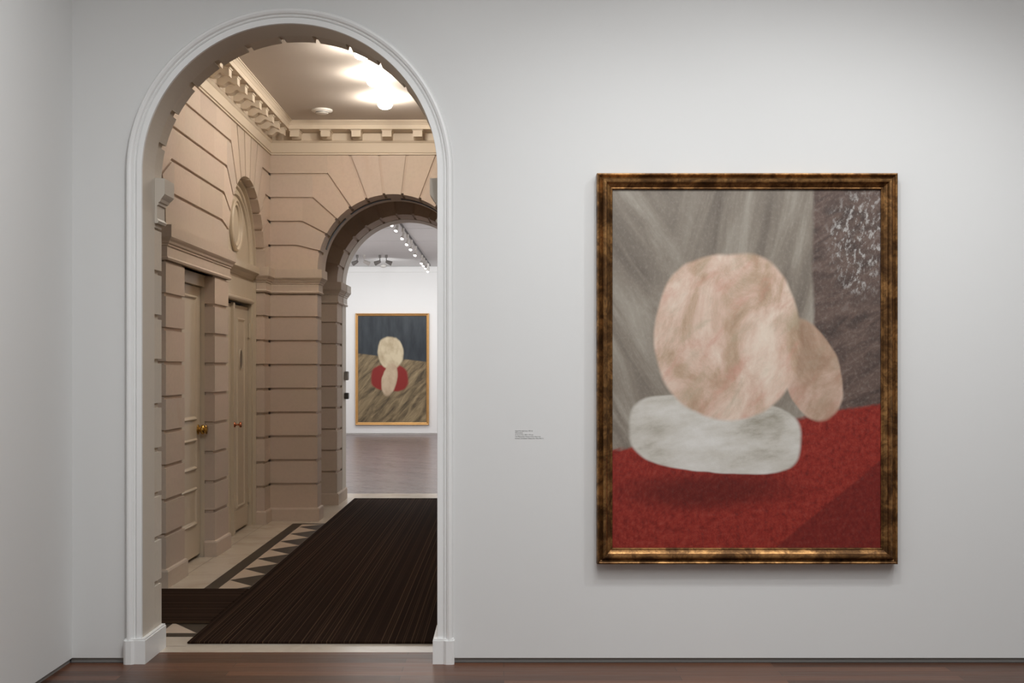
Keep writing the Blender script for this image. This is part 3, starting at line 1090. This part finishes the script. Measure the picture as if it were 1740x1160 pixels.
# --------------------------------------------------- wall caption beside the large painting
cap = thing('wall_caption', 'small grey printed caption on the wall left of the large painting', 'caption', (0.0575, YF, 1.13))
lines = ['Naked Man, Back View, 1991\u201392', 'Oil on canvas', '72 1/4 x 54 1/8 in. (183.5 x 137.5 cm)', 'The Metropolitan Museum of Art, New York', 'Purchase, Lila Acheson Wallace Gift, 1993 (1993.71)']
widths = [0.0890, 0.0385, 0.0910, 0.1290, 0.1430]
dg = bpy.context.evaluated_depsgraph_get()
for i, (tx, wd) in enumerate(zip(lines, widths)):
    cu = bpy.data.curves.new('tmp_text', 'FONT')
    cu.body = tx
    cu.size = 0.0072
    cu.extrude = 0.0001
    to = bpy.data.objects.new('tmp_text', cu)
    COL.objects.link(to)
    bpy.context.view_layer.update()
    me = bpy.data.meshes.new_from_object(to.evaluated_get(bpy.context.evaluated_depsgraph_get()))
    bpy.data.objects.remove(to)
    xs = [v.co.x for v in me.vertices]
    sc = wd / (max(xs) - min(xs))
    for v_ in me.vertices:
        v_.co = Vector(((v_.co.x - min(xs)) * sc, -0.0004 - v_.co.z, v_.co.y + 0.0385 - 0.0095 * i))
    me.materials.clear()
    me.materials.append(M['text_ink'])
    me.name = 'text_line'
    o = bpy.data.objects.new('text_line', me)
    COL.objects.link(o)
    o.parent = cap

# --------------------------------------------------- ceiling lamps in the hall
def hall_lamp(loc, label):
    t = thing('ceiling_lamp', label, 'ceiling lamp', loc, 'globe lamps on the hall ceiling')
    b = bmesh.new()
    lathe(b, [(0.0, 0.0), (0.062, 0.0), (0.064, -0.006), (0.054, -0.014), (0.036, -0.020), (0.032, -0.026), (0.0, -0.026)], None, 32)
    mesh_obj('mount', b, M['white_plastic'], t, smooth=True)
    b = bmesh.new()
    lathe(b, [(0.0, -0.024), (0.032, -0.026), (0.052, -0.036), (0.063, -0.053), (0.064, -0.068), (0.052, -0.088), (0.028, -0.100), (0.0, -0.103)], None, 32)
    mesh_obj('globe', b, M['globe'], t, smooth=True)
    return t


hall_lamp((-1.045, 10.36, HZ), 'lit white globe lamp on the hall ceiling nearest the end cornice')
hall_lamp((-1.045, 9.53, HZ), 'lit white globe lamp in the middle of the hall ceiling row')
hall_lamp((-1.045, 8.70, HZ), 'lit white globe lamp partly hidden by the top of the near arch')

# smoke detectors
bm = bmesh.new()
lathe(bm, [(0.0, 0.0), (0.095, 0.0), (0.098, -0.008), (0.090, -0.016), (0.060, -0.020), (0.058, -0.030), (0.048, -0.036), (0.0, -0.038)], None, 36)
sd = thing('smoke_detector', 'round white detector on the hall ceiling left of the globe lamps', 'smoke detector', (-1.675, 10.85, HZ))
mesh_obj('housing', bm, M['white_plastic'], sd, smooth=True)
bm = bmesh.new()
lathe(bm, [(0.058, -0.021), (0.0595, -0.0225), (0.0595, -0.028), (0.0575, -0.029)], None, 36)
mesh_obj('sensor_slot', bm, M['dark_metal'], sd)
bm = bmesh.new()
lathe(bm, [(0.0, 0.0), (0.066, 0.0), (0.068, -0.03), (0.05, -0.05), (0.0, -0.06)], None, 24)
o = mesh_obj('smoke_detector', bm, M['white_plastic'], smooth=True, loc=(-2.72, 26.6, FZ + 0.015))
tag(o, 'small white dome detector on the far gallery ceiling above the gilt-framed painting', 'smoke detector')

# devices on the reveal of the third arch
xw = XCC - R + 0.0045
bm = bmesh.new()
bevel_box(bm, 0, 0.042, -0.05, 0.05, -0.05, 0.052, 0.006)
o = mesh_obj('wall_box', bm, M['grey_metal'], loc=(xw, 13.50, EYE - 10.5 / 148.5))
tag(o, 'upper grey control box on the edge of the third arch, beside the gilt-framed painting', 'control box')
bm = bmesh.new()
bevel_box(bm, 0, 0.045, -0.045, 0.045, -0.036, 0.036, 0.004)
o = mesh_obj('wall_box', bm, M['dark_metal'], loc=(xw, 13.50, EYE - 44.5 / 148.5))
tag(o, 'lower black control box on the edge of the third arch', 'control box')

# --------------------------------------------------- track lighting in the far gallery
bm = bmesh.new()
box(bm, -1.658, -1.638, 16.5, 26.4, FZ - 0.028, FZ - 0.001)
tag(mesh_obj('lighting_track', bm, M['dark_metal']), 'thin dark track carrying the lit spotlights on the far gallery ceiling', 'lighting track')


def track_head(loc, lit, rot, label, group, mat=None, fr=0.05, off=0.0):
    """loc: the lamp's hanging point on the ceiling; the head turns by rot about x and z"""
    t = thing('track_spotlight', label, 'spotlight', loc, group)
    b = bmesh.new()
    lathe(b, [(0.0, 0.0), (0.026, 0.0), (0.026, -0.06), (0.010, -0.065), (0.010, -0.12), (0.0, -0.12)], None, 14)
    mesh_obj('stem', b, mat or M['white_plastic'], t)
    mt = Matrix.Translation((0, 0, -0.14)) @ Matrix.Rotation(rot[1], 4, 'Z') @ Matrix.Rotation(rot[0], 4, 'X') @ Matrix.Translation((0, 0, -off))
    b = bmesh.new()
    lathe(b, [(0.0, 0.075), (fr * .6, 0.072), (fr * .8, 0.05), (fr, -0.01), (fr + .008, -0.055), (fr, -0.055), (fr - .006, -0.035), (0.0, -0.035)], mt, 20)
    mesh_obj('housing', b, mat or M['white_plastic'], t)
    b = bmesh.new()
    lathe(b, [(0.0, -0.050), (fr - 0.004, -0.046)], mt, 20)
    mesh_obj('lamp_face', b, M['lamp_face'] if lit else M['grey_metal'], t)
    return t


G1 = 'lit spotlights along the far gallery track'
sy = [17.5, 18.2, 19.3, 20.2, 21.05, 22.1, 23.8, 24.4, 25.0, 25.75]
for i, y in enumerate(sy):
    lab = ['lit white track spotlight at the near end of the row, cut by the third arch', 'lit white track spotlight second from the near end of the far gallery row',
           'lit white track spotlight third from the near end of the far gallery row', 'lit white track spotlight fourth from the near end of the far gallery row',
           'lit white track spotlight fifth from the near end of the far gallery row', 'lit white track spotlight just before the gap in the far gallery row',
           'lit white track spotlight just after the gap in the far gallery row', 'lit white track spotlight third from the far end of the row',
           'lit white track spotlight second from the far end of the row', 'lit white track spotlight at the far end of the row, closest to the end wall'][i]
    track_head((-1.655, y, FZ - 0.028), True, (math.radians(-38), math.radians(-20)), lab, G1, fr=0.029)
G2 = 'unlit spotlights hung crosswise in the far gallery'
for i, (px, lab, zr, mm) in enumerate(((607, 'grey ceiling spotlight half hidden by the edge of the third arch', 60, 'grey_metal'),
                                (619, 'white ceiling spotlight second from the edge of the third arch', -60, 'white_plastic'),
                                (645.5, 'grey ceiling spotlight turned left, above the left part of the gilt-framed painting', 75, 'grey_metal'),
                                (656.5, 'grey ceiling spotlight turned right, above the middle of the gilt-framed painting', -75, 'grey_metal'))):
    track_head(((px - 856) * 24.2 / 2000, 24.2, FZ + 0.014), False, (math.radians(70), math.radians(zr)), lab, G2, M[mm], 0.04, 0.06)
